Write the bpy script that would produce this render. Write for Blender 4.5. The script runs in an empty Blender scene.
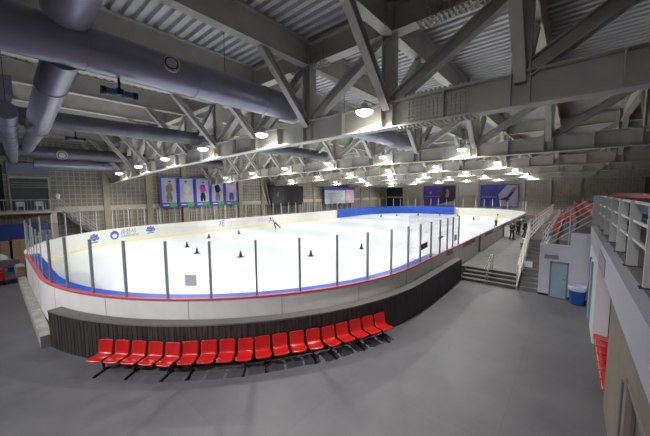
import bpy, math, random
from mathutils import Vector, Matrix
random.seed(7)
PI=math.pi
sc=bpy.context.scene
COL=sc.collection
ORD=['first','second','third','fourth','fifth','sixth','seventh','eighth','ninth','tenth','eleventh','twelfth','thirteenth','fourteenth','fifteenth','sixteenth','seventeenth','eighteenth','nineteenth','twentieth']
def nth(i):
    if i<20: return ORD[i]
    n=i+1; s='th'
    if n%100 not in (11,12,13): s={1:'st',2:'nd',3:'rd'}.get(n%10,'th')
    return '%d%s'%(n,s)

# ---------------------------------------------------------------- materials
def mat(name,col,rough=.6,metal=0.,noise=0.,nscale=4.,bump=0.,emit=None,spec=.5,coat=0.):
    m=bpy.data.materials.new(name); m.use_nodes=True
    nt=m.node_tree; b=nt.nodes['Principled BSDF']
    b.inputs['Base Color'].default_value=(*col,1); b.inputs['Roughness'].default_value=rough
    b.inputs['Metallic'].default_value=metal; b.inputs['Specular IOR Level'].default_value=spec
    if coat: b.inputs['Coat Weight'].default_value=coat; b.inputs['Coat Roughness'].default_value=.1
    if emit: b.inputs['Emission Color'].default_value=(*emit[0],1); b.inputs['Emission Strength'].default_value=emit[1]
    if noise or bump:
        tc=nt.nodes.new('ShaderNodeTexCoord'); n=nt.nodes.new('ShaderNodeTexNoise')
        n.inputs['Scale'].default_value=nscale; n.inputs['Detail'].default_value=6
        nt.links.new(tc.outputs['Object'],n.inputs['Vector'])
        if noise:
            r=nt.nodes.new('ShaderNodeValToRGB')
            r.color_ramp.elements[0].position=.3; r.color_ramp.elements[1].position=.7
            r.color_ramp.elements[0].color=(*[c*(1-noise) for c in col],1)
            r.color_ramp.elements[1].color=(*[min(1,c*(1+noise)) for c in col],1)
            nt.links.new(n.outputs['Fac'],r.inputs['Fac']); nt.links.new(r.outputs['Color'],b.inputs['Base Color'])
        if bump:
            u=nt.nodes.new('ShaderNodeBump'); u.inputs['Strength'].default_value=bump; u.inputs['Distance'].default_value=.02
            nt.links.new(n.outputs['Fac'],u.inputs['Height']); nt.links.new(u.outputs['Normal'],b.inputs['Normal'])
    return m
M={}
M['steel']=mat('steel',(.57,.55,.485),.55,noise=.10,nscale=1.5)
M['deck']=mat('deck',(.55,.55,.55),.5,noise=.08,nscale=1)
M['duct']=mat('duct',(.27,.27,.355),.3,.25,noise=.08,nscale=2)
M['ductdark']=mat('ductdark',(.10,.10,.125),.4,.2,noise=.1,nscale=2)
M['ringm']=mat('ringm',(.5,.5,.47),.5)
M['board']=mat('board',(.72,.71,.67),.35,noise=.03,nscale=2)
M['boardout']=mat('boardout',(.70,.68,.65),.45,noise=.05,nscale=2)
M['yellow']=mat('yellow',(.80,.72,.42),.5)
M['capred']=mat('capred',(.50,.09,.11),.4)
M['cappurple']=mat('cappurple',(.30,.18,.30),.5)
M['blue']=mat('blue',(.02,.09,.52),.45,noise=.1,nscale=3)
M['navy']=mat('navy',(.02,.04,.22),.5,noise=.1,nscale=3)
M['post']=mat('post',(.24,.25,.26),.45,.2)
M['postlight']=mat('postlight',(.5,.5,.5),.4,.3)
M['redseat']=mat('redseat',(.52,.012,.010),.28,coat=.4)
M['blueseat']=mat('blueseat',(.02,.08,.30),.35)
M['black']=mat('black',(.012,.012,.014),.45)
M['darkgrey']=mat('darkgrey',(.035,.035,.038),.5)
M['concrete']=mat('concrete',(.17,.165,.155),.75,noise=.15,nscale=2,bump=.2)
M['ledge']=mat('ledge',(.34,.33,.28),.8,noise=.3,nscale=3,bump=.3)
M['ledgetop']=mat('ledgetop',(.13,.12,.115),.6,noise=.1,nscale=5)
M['pilaster']=mat('pilaster',(.46,.39,.29),.75,noise=.08,nscale=3)
M['pilgrey']=mat('pilgrey',(.62,.57,.48),.75,noise=.08,nscale=3)
M['white']=mat('white',(.66,.66,.72),.6,noise=.03,nscale=1.5)
M['fascia']=mat('fascia',(.42,.42,.50),.6,noise=.05,nscale=1.5)
M['tan']=mat('tan',(.22,.195,.165),.6,noise=.12,nscale=2)
M['rail']=mat('rail',(.70,.67,.62),.4)
M['railgrey']=mat('railgrey',(.55,.55,.54),.45)
M['chrome']=mat('chrome',(.5,.5,.52),.25,.9)
M['teal']=mat('teal',(.34,.46,.54),.5,noise=.04,nscale=2)
M['tealdark']=mat('tealdark',(.17,.24,.29),.5)
M['stair']=mat('stair',(.20,.195,.185),.7,noise=.15,nscale=6)
M['nosing']=mat('nosing',(.06,.06,.06),.6)
M['binblue']=mat('binblue',(.02,.09,.42),.4)
M['liner']=mat('liner',(.55,.58,.70),.4,noise=.08,nscale=8)
M['paper']=mat('paper',(.8,.8,.8),.6)
M['plaque']=mat('plaque',(.26,.27,.29),.6)
M['sticker']=mat('sticker',(.55,.57,.6),.6)
M['shutter']=mat('shutter',(.09,.11,.11),.5)
M['lavender']=mat('lavender',(.26,.26,.36),.6)
M['cardboard']=mat('cardboard',(.36,.24,.13),.8,noise=.1,nscale=4)
M['bag']=mat('bag',(.4,.41,.44),.6,noise=.2,nscale=5,bump=.8)
M['skin']=mat('skin',(.6,.4,.3),.5)
M['pink']=mat('pink',(.75,.22,.28),.6)
M['lime']=mat('lime',(.62,.75,.22),.6)
M['cloth']=mat('cloth',(.02,.02,.022),.8)
M['cloth2']=mat('cloth2',(.03,.028,.026),.8)
M['cloth3']=mat('cloth3',(.22,.18,.17),.8)
M['hair']=mat('hair',(.012,.01,.009),.6)
M['purple']=mat('purple',(.12,.06,.38),.5,noise=.3,nscale=.6)
M['bannerblue']=mat('bannerblue',(.07,.08,.45),.5,noise=.25,nscale=.6)
M['bannerdark']=mat('bannerdark',(.05,.03,.06),.5,noise=.3,nscale=.7)
M['magenta']=mat('magenta',(.5,.03,.33),.5)
M['green']=mat('green',(.05,.42,.14),.5)
M['posterpale']=mat('posterpale',(.48,.46,.66),.5,noise=.12,nscale=1.2)
M['posterblue']=mat('posterblue',(.05,.08,.48),.5,noise=.15,nscale=1.5)
M['adwhite']=mat('adwhite',(.62,.70,.62),.5,noise=.08,nscale=1.2)
M['adpink']=mat('adpink',(.72,.45,.55),.5,noise=.15,nscale=1.2)
M['orange']=mat('orange',(.6,.25,.1),.5)
M['logoblue']=mat('logoblue',(.08,.09,.45),.5)
M['logopurple']=mat('logopurple',(.22,.12,.45),.5)
M['logolav']=mat('logolav',(.50,.46,.66),.5)
M['textdark']=mat('textdark',(.12,.12,.16),.5)
M['signblue']=mat('signblue',(.03,.12,.22),.4)
M['greenglass']=mat('greenglass',(.03,.05,.045),.3)
M['darkwall']=mat('darkwall',(.075,.075,.072),.7,noise=.15,nscale=1.5)
M['lens']=mat('lens',(1,1,1),.5,emit=((1,.985,.95),14))
M['lampbody']=mat('lampbody',(.75,.75,.75),.4,.5)
# ice
m=mat('ice',(.68,.715,.75),.27,spec=.3,noise=.03,nscale=.35); M['ice']=m
# glass pane: mostly transparent with a faint reflection
def glassmat():
    m=bpy.data.materials.new('pane_glass'); m.use_nodes=True; nt=m.node_tree; nt.nodes.clear()
    o=nt.nodes.new('ShaderNodeOutputMaterial'); mx=nt.nodes.new('ShaderNodeMixShader')
    t=nt.nodes.new('ShaderNodeBsdfTransparent'); t.inputs['Color'].default_value=(.97,.98,.98,1)
    g=nt.nodes.new('ShaderNodeBsdfGlossy'); g.inputs['Roughness'].default_value=.04; g.inputs['Color'].default_value=(.8,.8,.8,1)
    lw=nt.nodes.new('ShaderNodeLayerWeight'); lw.inputs['Blend'].default_value=.1
    mu=nt.nodes.new('ShaderNodeMath'); mu.operation='MULTIPLY'; mu.inputs[1].default_value=.25
    nt.links.new(lw.outputs['Fresnel'],mu.inputs[0]); nt.links.new(mu.outputs[0],mx.inputs['Fac'])
    nt.links.new(t.outputs[0],mx.inputs[1]); nt.links.new(g.outputs[0],mx.inputs[2]); nt.links.new(mx.outputs[0],o.inputs[0])
    return m
M['glass']=glassmat()
# wood slats: vertical grain
def woodmat():
    m=mat('wood_slats',(.05,.042,.038),.5); nt=m.node_tree; b=nt.nodes['Principled BSDF']
    tc=nt.nodes.new('ShaderNodeTexCoord'); mp=nt.nodes.new('ShaderNodeMapping'); mp.inputs['Scale'].default_value=(7,7,.5)
    n=nt.nodes.new('ShaderNodeTexNoise'); n.inputs['Scale'].default_value=2; n.inputs['Detail'].default_value=5
    r=nt.nodes.new('ShaderNodeValToRGB'); r.color_ramp.elements[0].position=.35; r.color_ramp.elements[1].position=.65
    r.color_ramp.elements[0].color=(.016,.014,.013,1); r.color_ramp.elements[1].color=(.058,.047,.04,1)
    nt.links.new(tc.outputs['Object'],mp.inputs[0]); nt.links.new(mp.outputs[0],n.inputs['Vector'])
    nt.links.new(n.outputs['Fac'],r.inputs['Fac']); nt.links.new(r.outputs['Color'],b.inputs['Base Color'])
    return m
M['wood']=woodmat()
def floormat():
    m=mat('concrete_floor',(.2,.2,.2),.42); nt=m.node_tree; b=nt.nodes['Principled BSDF']
    tc=nt.nodes.new('ShaderNodeTexCoord')
    n=nt.nodes.new('ShaderNodeTexNoise'); n.inputs['Scale'].default_value=.55; n.inputs['Detail'].default_value=9; n.inputs['Roughness'].default_value=.65
    r=nt.nodes.new('ShaderNodeValToRGB'); r.color_ramp.elements[0].position=.3; r.color_ramp.elements[1].position=.7
    r.color_ramp.elements[0].color=(.100,.099,.109,1); r.color_ramp.elements[1].color=(.158,.154,.163,1)
    n2=nt.nodes.new('ShaderNodeTexNoise'); n2.inputs['Scale'].default_value=30; n2.inputs['Detail'].default_value=4
    mr=nt.nodes.new('ShaderNodeMapRange'); mr.inputs['To Min'].default_value=.88; mr.inputs['To Max'].default_value=1.12
    br=nt.nodes.new('ShaderNodeTexBrick'); br.offset=0; br.inputs['Scale'].default_value=1
    br.inputs['Brick Width'].default_value=3.4; br.inputs['Row Height'].default_value=3.4; br.inputs['Mortar Size'].default_value=.012
    br.inputs['Color1'].default_value=(1,1,1,1); br.inputs['Color2'].default_value=(.93,.93,.93,1); br.inputs['Mortar'].default_value=(.86,.86,.86,1)
    mp=nt.nodes.new('ShaderNodeMapping'); mp.inputs['Location'].default_value=(.9,.6,0)
    nt.links.new(tc.outputs['Object'],n.inputs['Vector']); nt.links.new(tc.outputs['Object'],n2.inputs['Vector'])
    nt.links.new(tc.outputs['Object'],mp.inputs[0]); nt.links.new(mp.outputs[0],br.inputs['Vector'])
    nt.links.new(n.outputs['Fac'],r.inputs['Fac']); nt.links.new(n2.outputs['Fac'],mr.inputs['Value'])
    m1=nt.nodes.new('ShaderNodeMixRGB'); m1.blend_type='MULTIPLY'; m1.inputs[0].default_value=1
    m2=nt.nodes.new('ShaderNodeMixRGB'); m2.blend_type='MULTIPLY'; m2.inputs[0].default_value=1
    nt.links.new(r.outputs['Color'],m1.inputs[1]); nt.links.new(mr.outputs[0],m1.inputs[2])
    nt.links.new(m1.outputs[0],m2.inputs[1]); nt.links.new(br.outputs['Color'],m2.inputs[2])
    nt.links.new(m2.outputs[0],b.inputs['Base Color'])
    rr=nt.nodes.new('ShaderNodeMapRange'); rr.inputs['To Min'].default_value=.34; rr.inputs['To Max'].default_value=.6
    nt.links.new(n.outputs['Fac'],rr.inputs['Value']); nt.links.new(rr.outputs[0],b.inputs['Roughness'])
    return m
M['floor']=floormat()
# gridded wall panels; axis: which object axis runs horizontally along the wall
def gridmat(name,axis,c1,line):
    m=mat(name,c1,.75); nt=m.node_tree; b=nt.nodes['Principled BSDF']
    tc=nt.nodes.new('ShaderNodeTexCoord'); sp=nt.nodes.new('ShaderNodeSeparateXYZ'); cb=nt.nodes.new('ShaderNodeCombineXYZ')
    nt.links.new(tc.outputs['Object'],sp.inputs[0]); nt.links.new(sp.outputs[axis],cb.inputs[0]); nt.links.new(sp.outputs[2],cb.inputs[1])
    br=nt.nodes.new('ShaderNodeTexBrick'); br.offset=0; br.inputs['Scale'].default_value=1
    br.inputs['Brick Width'].default_value=.42; br.inputs['Row Height'].default_value=.42; br.inputs['Mortar Size'].default_value=.035
    br.inputs['Color1'].default_value=(*c1,1); br.inputs['Color2'].default_value=(*[c*.8 for c in c1],1); br.inputs['Mortar'].default_value=(*line,1)
    nt.links.new(cb.outputs[0],br.inputs['Vector']); nt.links.new(br.outputs['Color'],b.inputs['Base Color'])
    return m
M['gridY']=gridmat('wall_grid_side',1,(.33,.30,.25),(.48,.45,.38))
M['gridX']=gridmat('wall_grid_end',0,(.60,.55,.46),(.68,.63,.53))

# ---------------------------------------------------------------- mesh builder
class MB:
    def __init__(s): s.v=[]; s.f=[]; s.mi=[]; s.cm=0; s.sm=[]; s.smooth=False
    def add(s,vs,fs):
        o=len(s.v); s.v+= [tuple(p) for p in vs]
        for f in fs: s.f.append(tuple(i+o for i in f)); s.mi.append(s.cm); s.sm.append(s.smooth)
    def box(s,x0,x1,y0,y1,z0,z1):
        s.add([(x0,y0,z0),(x1,y0,z0),(x1,y1,z0),(x0,y1,z0),(x0,y0,z1),(x1,y0,z1),(x1,y1,z1),(x0,y1,z1)],
              [(3,2,1,0),(4,5,6,7),(0,1,5,4),(1,2,6,5),(2,3,7,6),(3,0,4,7)])
    def bar(s,p0,p1,w,h,up=(0,0,1),ou=0,ov=0):
        p0=Vector(p0);p1=Vector(p1);d=(p1-p0).normalized();u=d.cross(Vector(up))
        if u.length<1e-4:u=d.cross(Vector((1,0,0)))
        u.normalize();v=u.cross(d)
        vs=[]
        for p in (p0,p1):
            c=p+u*ou+v*ov
            for a,b in((-1,-1),(1,-1),(1,1),(-1,1)): vs.append(c+u*(a*w/2)+v*(b*h/2))
        s.add(vs,[(0,1,2,3),(7,6,5,4),(0,4,5,1),(1,5,6,2),(2,6,7,3),(3,7,4,0)])
    def hsec(s,p0,p1,w,h,t=.03,up=(0,0,1)):
        s.bar(p0,p1,w,t,up,0,h/2-t/2); s.bar(p0,p1,w,t,up,0,-h/2+t/2); s.bar(p0,p1,t*.8,h-2*t,up)
    def tube(s,pts,r,n=10,cap=True,rs=None):
        pts=[Vector(p) for p in pts]; rings=[]; prev=None
        for i,p in enumerate(pts):
            d=(pts[min(i+1,len(pts)-1)]-pts[max(i-1,0)]).normalized()
            if prev is None:
                u=d.cross(Vector((0,0,1)))
                if u.length<1e-3:u=d.cross(Vector((1,0,0)))
            else: u=prev-d*prev.dot(d)
            u.normalize(); prev=u; v=d.cross(u); rr=rs[i] if rs else r
            rings.append([p+(u*math.cos(2*PI*k/n)+v*math.sin(2*PI*k/n))*rr for k in range(n)])
        vs=[q for r_ in rings for q in r_]; fs=[]
        for i in range(len(pts)-1):
            for k in range(n): fs.append((i*n+k,i*n+(k+1)%n,(i+1)*n+(k+1)%n,(i+1)*n+k))
        sm=s.smooth; s.smooth=True; s.add(vs,fs); s.smooth=sm
        if cap:
            s.add(rings[0],[tuple(range(n-1,-1,-1))]); s.add(rings[-1],[tuple(range(n))])
    def lathe(s,prof,n=20,c=(0,0,0)):
        vs=[];fs=[]
        for r,z in prof:
            for k in range(n): vs.append((c[0]+r*math.cos(2*PI*k/n),c[1]+r*math.sin(2*PI*k/n),c[2]+z))
        for i in range(len(prof)-1):
            for k in range(n): fs.append((i*n+k,i*n+(k+1)%n,(i+1)*n+(k+1)%n,(i+1)*n+k))
        sm=s.smooth;s.smooth=True;s.add(vs,fs);s.smooth=sm
    def prism(s,poly,fn,t):   # poly 2d, fn(a,b,h)->3d
        n=len(poly); vs=[fn(a,b,0) for a,b in poly]+[fn(a,b,t) for a,b in poly]
        s.add(vs,[tuple(range(n-1,-1,-1)),tuple(range(n,2*n))]+[(i,(i+1)%n,n+(i+1)%n,n+i) for i in range(n)])
    def build(s,name,m,parent=None,loc=None,rotz=0):
        me=bpy.data.meshes.new(name); me.from_pydata(s.v,[],s.f)
        ms=m if isinstance(m,(list,tuple)) else [m]
        for x in ms: me.materials.append(M[x])
        me.polygons.foreach_set('material_index',s.mi); me.polygons.foreach_set('use_smooth',s.sm); me.update()
        return link(name,me,parent,loc,rotz)
def link(name,data,parent=None,loc=None,rotz=0):
    o=bpy.data.objects.new(name,data); COL.objects.link(o)
    if parent: o.parent=parent
    if loc: o.location=loc
    if rotz: o.rotation_euler=(0,0,rotz)
    return o
def tag(o,label,cat,group=None,kind=None):
    o['label']=label; o['category']=cat
    if group:o['group']=group
    if kind:o['kind']=kind
    return o
def thing(name,label,cat,loc=(0,0,0),rotz=0,group=None,kind=None):
    o=bpy.data.objects.new(name,None); COL.objects.link(o); o.location=loc; o.rotation_euler=(0,0,rotz)
    o.empty_display_size=.1
    return tag(o,label,cat,group,kind)
def copy_tree(o,label=None,loc=None,rotz=None,parent=None):
    c=o.copy(); COL.objects.link(c)
    if parent is not None: c.parent=parent
    if label:c['label']=label
    if loc is not None:c.location=loc
    if rotz is not None:c.rotation_euler=(0,0,rotz)
    for ch in list(o.children): copy_tree(ch,parent=c)
    return c
def text(body,name,m,parent,mw,size,ext=.004,label=None,align='LEFT'):
    cu=bpy.data.curves.new(name,'FONT'); cu.body=body; cu.size=size; cu.extrude=ext; cu.align_x=align
    cu.materials.append(M[m]); o=link(name,cu,parent); o.matrix_local=mw
    bpy.context.view_layer.update()
    me=bpy.data.meshes.new_from_object(o.evaluated_get(bpy.context.evaluated_depsgraph_get()))
    mo=link(name,me,parent); mo.matrix_local=mw; bpy.data.objects.remove(o); mo.name=name
    if label:mo['label']=label
    return mo
def faceX(x,y,z):  # text facing +x
    return Matrix(((0,0,1,x),(1,0,0,y),(0,1,0,z),(0,0,0,1)))
def faceNY(x,y,z):  # text facing -y
    return Matrix(((1,0,0,x),(0,0,-1,y),(0,1,0,z),(0,0,0,1)))

# ---------------------------------------------------------------- setting
def sbox(name,m,dims,label,cat):
    b=MB()
    for d in dims: b.box(*d)
    return tag(b.build(name,m),label,cat,kind='structure')
XL,XR,YF,YB=-36.2,8.5,-8.,66.2
ZI=.45; ZT=1.85
sbox('floor','floor',[(XL-.3,XR+.3,YF-.3,YB+.3,-.3,0)],'dark grey polished concrete hall floor','floor')
# rink path
RX,LX,NY,FY,RAD=-5.05,-32.6,1.15,61.4,10.45
def arc(cx,cy,a0,a1,r,n=24): return [(cx+r*math.cos(a0+(a1-a0)*i/n),cy+r*math.sin(a0+(a1-a0)*i/n)) for i in range(n+1)]
def ring(off=0,n=24):
    r=RAD+off;c=RAD
    return (arc(RX-c,NY+c,-PI/2,0,r,n)+arc(RX-c,FY-c,0,PI/2,r,n)+arc(LX+c,FY-c,PI/2,PI,r,n)+arc(LX+c,NY+c,PI,1.5*PI,r,n))
def plate(name,m,poly,z0,z1,label,cat,kind='structure'):
    b=MB(); b.prism(poly,lambda a,c,h:(a,c,z0+h),z1-z0); return tag(b.build(name,m),label,cat,kind=kind)
plate('ice_surface','ice',ring(-.02),.02,ZI,'smooth white ice sheet filling the rink','ice')
# apron beside the rink (walkway) + steps
b=MB(); b.box(-4.93,-1.9,18.44,60,0.01,.55); 
b.box(-36,-1.9,61.8,66,.01,.55); b.box(-36,-33,3,62,.01,.55)
tag(b.build('raised_walkway','concrete'),'raised grey concrete walkway around the outside of the rink boards','walkway',kind='structure')
b=MB()
for i in range(4):
    y=17.3+.38*i; b.cm=0; b.box(-4.62,-1.95,y,18.44,.0+.1375*i,.1375*(i+1)-.012)
    b.cm=1; b.box(-4.62,-1.95,y-.006,y+.10,.1375*(i+1)-.012,.1375*(i+1)+.002); b.box(-4.62,-1.95,y-.008,y,.1375*i,.1375*(i+1)-.012)
tag(b.build('entrance_steps',['stair','nosing']),'four wide grey steps with dark nosings up to the rinkside walkway','steps')
# walls
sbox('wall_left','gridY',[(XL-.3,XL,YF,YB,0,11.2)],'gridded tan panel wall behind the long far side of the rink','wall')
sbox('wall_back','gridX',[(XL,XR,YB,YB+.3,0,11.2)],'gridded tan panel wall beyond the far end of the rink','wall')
sbox('wall_right','darkwall',[(XR,XR+.3,YF,YB,0,11.2)],'dark wall above the top rows of seats','wall')
sbox('wall_front','darkwall',[(XL,XR,YF-.3,YF,0,11.2)],'dark wall closing the near end of the hall','wall')
# wall bands + pilasters
b=MB(); b.box(XL,XL+.12,3.9,YB,3.4,3.9); tag(b.build('trim_1','pilgrey'),'pale horizontal band along the left wall','wall band',kind='structure')
b=MB(); b.box(XL,XR,YB-.12,YB,3.4,3.95); tag(b.build('trim_2','pilgrey'),'pale horizontal band across the far end wall','wall band',kind='structure')
for i,y in enumerate([7.85+3.9*k for k in range(15)]):
    b=MB(); b.box(XL,XL+.28,y-.27,y+.27,0,9.8)
    tag(b.build('wall_column','pilaster'),'tan column on the left wall, %s from the near end'%nth(i),'column',kind='structure')
for i,x in enumerate([-30.9+3.97*k for k in range(9)]):
    b=MB(); b.box(x-.33,x+.33,YB-.28,YB,0,9.8)
    tag(b.build('wall_column','pilgrey'),'tan column on the far end wall, %s from the left corner'%nth(i),'column',kind='structure')
# slat fins on lower left wall
b=MB()
y=8.6
while y<60:
    b.box(XL,XL+.10,y-.045,y+.045,.55,3.35); y+=.65
tag(b.build('trim_3','pilgrey'),'row of pale upright battens low on the left wall','battens',kind='structure')

# ceiling deck (corrugated, ribs run across)
b=MB(); prof=[]
y=YF
while y<YB:
    prof+= [(y,10.74),(y+.16,10.74),(y+.20,10.86),(y+.30,10.86)]; y+=.34
vs=[];fs=[]
for (yy,zz) in prof: vs+=[(XL,yy,zz),(XR,yy,zz)]
for i in range(len(prof)-1): fs.append((2*i,2*i+1,2*i+3,2*i+2))
b.add(vs,fs); b.box(XL,XR,YF,YB,10.9,11.2)
tag(b.build('ceiling','deck'),'grey corrugated metal roof deck with ribs across the hall','ceiling',kind='structure')

# ---------------------------------------------------------------- trusses
NX=[5.85-3.45*i for i in range(13)]
TY=[8.4,18.8,29.0,39.2,49.4,59.4]
ZB=9.8
def zb(x):
    if x>-12: return 7.0
    if x>-24: return 7.0-(-12-x)*.25/12
    return 6.75-(-24-x)*.65/12
XS=[XR]+NX+[XL]
TN=['nearest','second nearest','third nearest','fourth','fifth','farthest']
def make_truss(splice):
    t=thing('roof_truss','','roof truss')
    c=MB()
    for a,d in zip(XS,XS[1:]):
        za,zd=zb(a),zb(d)
        c.hsec((a,0,za+.39),(d,0,zd+.39),.42,.78,.035)
    for x in NX:
        for dx in (-.19,.19):
            c.box(x+dx-.012,x+dx+.012,-.2,.2,zb(x)+.03,zb(x)+.75)
        c.box(x-1.75,x-1.725,-.2,.2,zb(x-1.7)+.03,zb(x-1.7)+.75)
    c.build('bottom_chord','steel',t)
    c=MB(); c.hsec((XR,0,10.2),(XL,0,10.2),.42,.8,.035)
    for x in NX:
        c.box(x-.17,x-.15,-.2,.2,9.83,10.57); c.box(x+.15,x+.17,-.2,.2,9.83,10.57)
    c.build('top_chord','steel',t)
    for x in NX:
        p=MB(); p.hsec((x,0,zb(x)+.78),(x,0,9.8),.36,.38,.03,up=(1,0,0)); p.build('post','steel',t)
    for a,d in zip(NX[1:],NX[:-1]):
        p=MB(); p.hsec((a+.12,0,zb(a)+.80),(d-.15,0,9.78),.30,.34,.028,up=(0,0,1)); p.build('diagonal','steel',t)
    for x in NX:
        for sgn in (-1,1):
            p=MB(); p.hsec((x,sgn*.12,zb(x)+.62),(x,sgn*2.25,9.82),.24,.26,.026,up=(0,0,1)); p.build('knee_brace','steel',t)
    if splice:
        for (xa,xb,z0) in ((-3.9,-2.2,zb(-3)),(-8.6,-7.2,9.8),(-3.4,-1.4,9.8)):
            s=MB(); h=.78
            s.box(xa,xb,-.04,.04,z0+.1,z0+h-.1); s.box(xa-.2,xb+.2,-.22,.22,z0-.02,z0); s.box(xa-.2,xb+.2,-.22,.22,z0+h,z0+h+.02)
            x=xa+.06
            while x<xb:
                for k in range(6):
                    z=z0+.14+k*.10; s.box(x-.028,x+.028,-.085,-.04,z-.028,z+.028)
                x+=.12
            x=xa-.15
            while x<xb+.18:
                for yy in (-.17,-.08,.08,.17):
                    s.box(x-.028,x+.028,yy-.028,yy+.028,z0-.075,z0-.02); s.box(x-.028,x+.028,yy-.028,yy+.028,z0+h+.02,z0+h+.075)
                x+=.13
            s.build('splice_plate','steel',t)
    return t
t1=make_truss(True); t1.location=(0,TY[0],0)
t1['label']='grey steel roof truss nearest the camera, with bolted splice plates'
t2=make_truss(False)
for i in range(1,6):
    o=t2 if i==1 else copy_tree(t2)
    o.location=(0,TY[i],0); o['label']='grey steel roof truss across the hall, %s of the six'%(['','second nearest','third nearest','fourth nearest','second farthest','farthest'][i])
for o in (t1,): o['group']='roof trusses'
for o in COL.objects:
    if o.name.startswith('roof_truss'): o['group']='roof trusses'
# longitudinal beams
bm=MB(); bm.hsec((0,0,10.26),(0,10.2,10.26),.34,.92,.03)
for k in range(5): bm.box(-.15,.15,1.7*k+1.2,1.7*k+1.22,9.83,10.7)
proto=None
ys=[(YF,TY[0]-.2)]+[(TY[i]+.2,TY[i+1]-.2) for i in range(5)]+[(TY[5]+.2,YB)]
bays=['between the near wall and the nearest truss']+['between the %s and %s trusses'%(TN[i],TN[i+1]) for i in range(5)]+['between the farthest truss and the end wall']
for j,(a,d) in enumerate(ys):
    me=MB(); me.hsec((0,0,10.26),(0,d-a,10.26),.34,.92,.03)
    first=None
    for i,x in enumerate(NX):
        if first is None: first=me.build('roof_beam','steel'); o=first
        else: o=first.copy(); COL.objects.link(o)
        o.location=(x,a,0)
        tag(o,'grey steel roof beam %s, %s from the right'%(bays[j],nth(i)),'roof beam',group='roof beams',kind='structure')

# ---------------------------------------------------------------- ducts
def hang(b,x,y,z): b.bar((x,y,z),(x,y,10.7),.015,.015)
def duct(name,label,p0,p1,r,m,ringpos=None,rs=None,rods=()):
    t=thing(name,label,'duct')
    b=MB(); p0=Vector(p0);p1=Vector(p1); n=12
    pts=[p0+(p1-p0)*i/n for i in range(n+1)]
    b.tube(pts,r,28,rs=rs([i/n for i in range(n+1)]) if rs else None)
    b.build('duct_shell',m,t)
    d=(p1-p0).normalized()
    for i in range(1,n):
        q=pts[i]; rr=(rs([i/n])[0] if rs else r)
        c=MB(); c.tube([q-d*.03,q+d*.03],rr+.015,28); c.build('flange_band',m,t)
    if rods:
        for q in rods:
            c=MB(); hang(c,*q); c.build('hanger_rod','darkgrey',t)
    if ringpos:
        c,nrm,R=ringpos
        c=Vector(c);nrm=Vector(nrm).normalized()
        g=MB(); g.tube([c-nrm*.05,c+nrm*.04],R,24); g.build('diffuser','ringm',t)
        g=MB(); g.tube([c+nrm*.041,c+nrm*.05],R*.78,24); g.build('diffuser_slot','darkgrey',t)
        g=MB(); g.tube([c+nrm*.05,c+nrm*.08],R*.6,24); g.tube([c+nrm*.08,c+nrm*.1],R*.3,20); g.build('diffuser_disc','ringm',t)
    return t
duct('air_duct','thick lavender-grey round duct running from the upper left through the nearest truss',(-8.95,-6,8.46),(-8.95,25,8.46),.50,'duct',
     ringpos=((-8.47,3.5,8.53),(1,-.2,.15),.22),rods=[(-8.95,5.4,8.96),(-8.95,-2.2,8.96),(-8.95,12,8.96)])
t=thing('branch_duct','lavender-grey duct branching off the thickest duct and stepping down towards the left wall','duct')
def ppath(name,pts,rs,bands):
    b=MB(); b.tube(pts,.3,28,rs=rs); b.build(name,'duct',t)
    for k in bands:
        a=Vector(pts[k]); d=(Vector(pts[min(k+1,len(pts)-1)])-Vector(pts[k-1])).normalized(); b=MB(); b.tube([a-d*.03,a+d*.03],rs[k]+.018,28); b.build('flange_band','duct',t)
ppath('upper_branch',[(-4.85,1.41,9.48),(-6.2,1.42,9.46),(-7.7,1.42,9.3),(-8.6,1.40,8.98)],[.54,.54,.5,.44],[1])
ppath('lower_branch',[(-9.1,1.34,8.2),(-10.6,1.30,7.9),(-13,1.30,7.6),(-14.6,1.33,7.42),(-15.0,1.35,7.40),(-18,1.40,7.38),(-21.5,1.52,7.42)],[.34,.33,.33,.33,.25,.24,.22],[1,3,5])
duct('air_duct','dark round duct left of the thickest one, running towards the nearest truss',(-17.1,-6,8.14),(-17.1,20,8.34),.36,'ductdark')
duct('air_duct','dark round duct with a pale round outlet close to the left wall',(-30.6,-6,8.15),(-30.6,17.5,8.35),.46,'ductdark',
     ringpos=((-30.1,3.95,8.05),(1,-.1,-.25),.34))
duct('air_duct','short pale duct beside the left wall above the balcony',(-33.6,2.6,7.55),(-33.6,12.5,7.75),.45,'duct')
duct('air_duct','lavender duct at the very left edge dropping towards the left wall',(-13.4,.54,7.62),(-31.5,1.38,7.6),.27,'duct',rods=[(-14.6,.6,7.87),(-26,1.13,7.87)])
# box duct far left
t=thing('plenum_box','lavender sheet-metal box hanging from the ceiling at the left edge','duct box')
b=MB(); b.box(-17.5,-15.6,.25,.85,8.6,9.3); b.build('casing','duct',t); b=MB(); hang(b,-16.5,.5,9.3); b.build('hanger_rod','darkgrey',t)

# twin spotlights hung under ducts
def floodlight(loc,s,label,rz):
    t=thing('twin_floodlight',label,'floodlight',loc,rz)
    b=MB(); b.bar((0,0,0),(0,0,.55*s),.07*s,.07*s); b.build('stem','black',t)
    for q in (-1,1):
        b=MB(); b.tube([(q*.42*s,0,0),(q*.12*s,0,0),(q*.1*s,0,0)],.13*s,14); br_=b.build('barrel','signblue',t)
        b=MB(); b.tube([(q*.56*s,0,0),(q*.42*s,0,0)],.15*s,14); b.build('end_cap','black',br_)
    b=MB(); b.box(-.12*s,.12*s,-.08*s,.08*s,-.05*s,.16*s); b.build('yoke','black',t)
floodlight((-8.95,2.38,7.58),.7,'dark twin-barrel floodlight with blue bodies hanging below the thickest duct',PI/2)
floodlight((-17.1,2.75,7.49),.62,'small dark floodlight hanging below the dark duct',PI/2)

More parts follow.
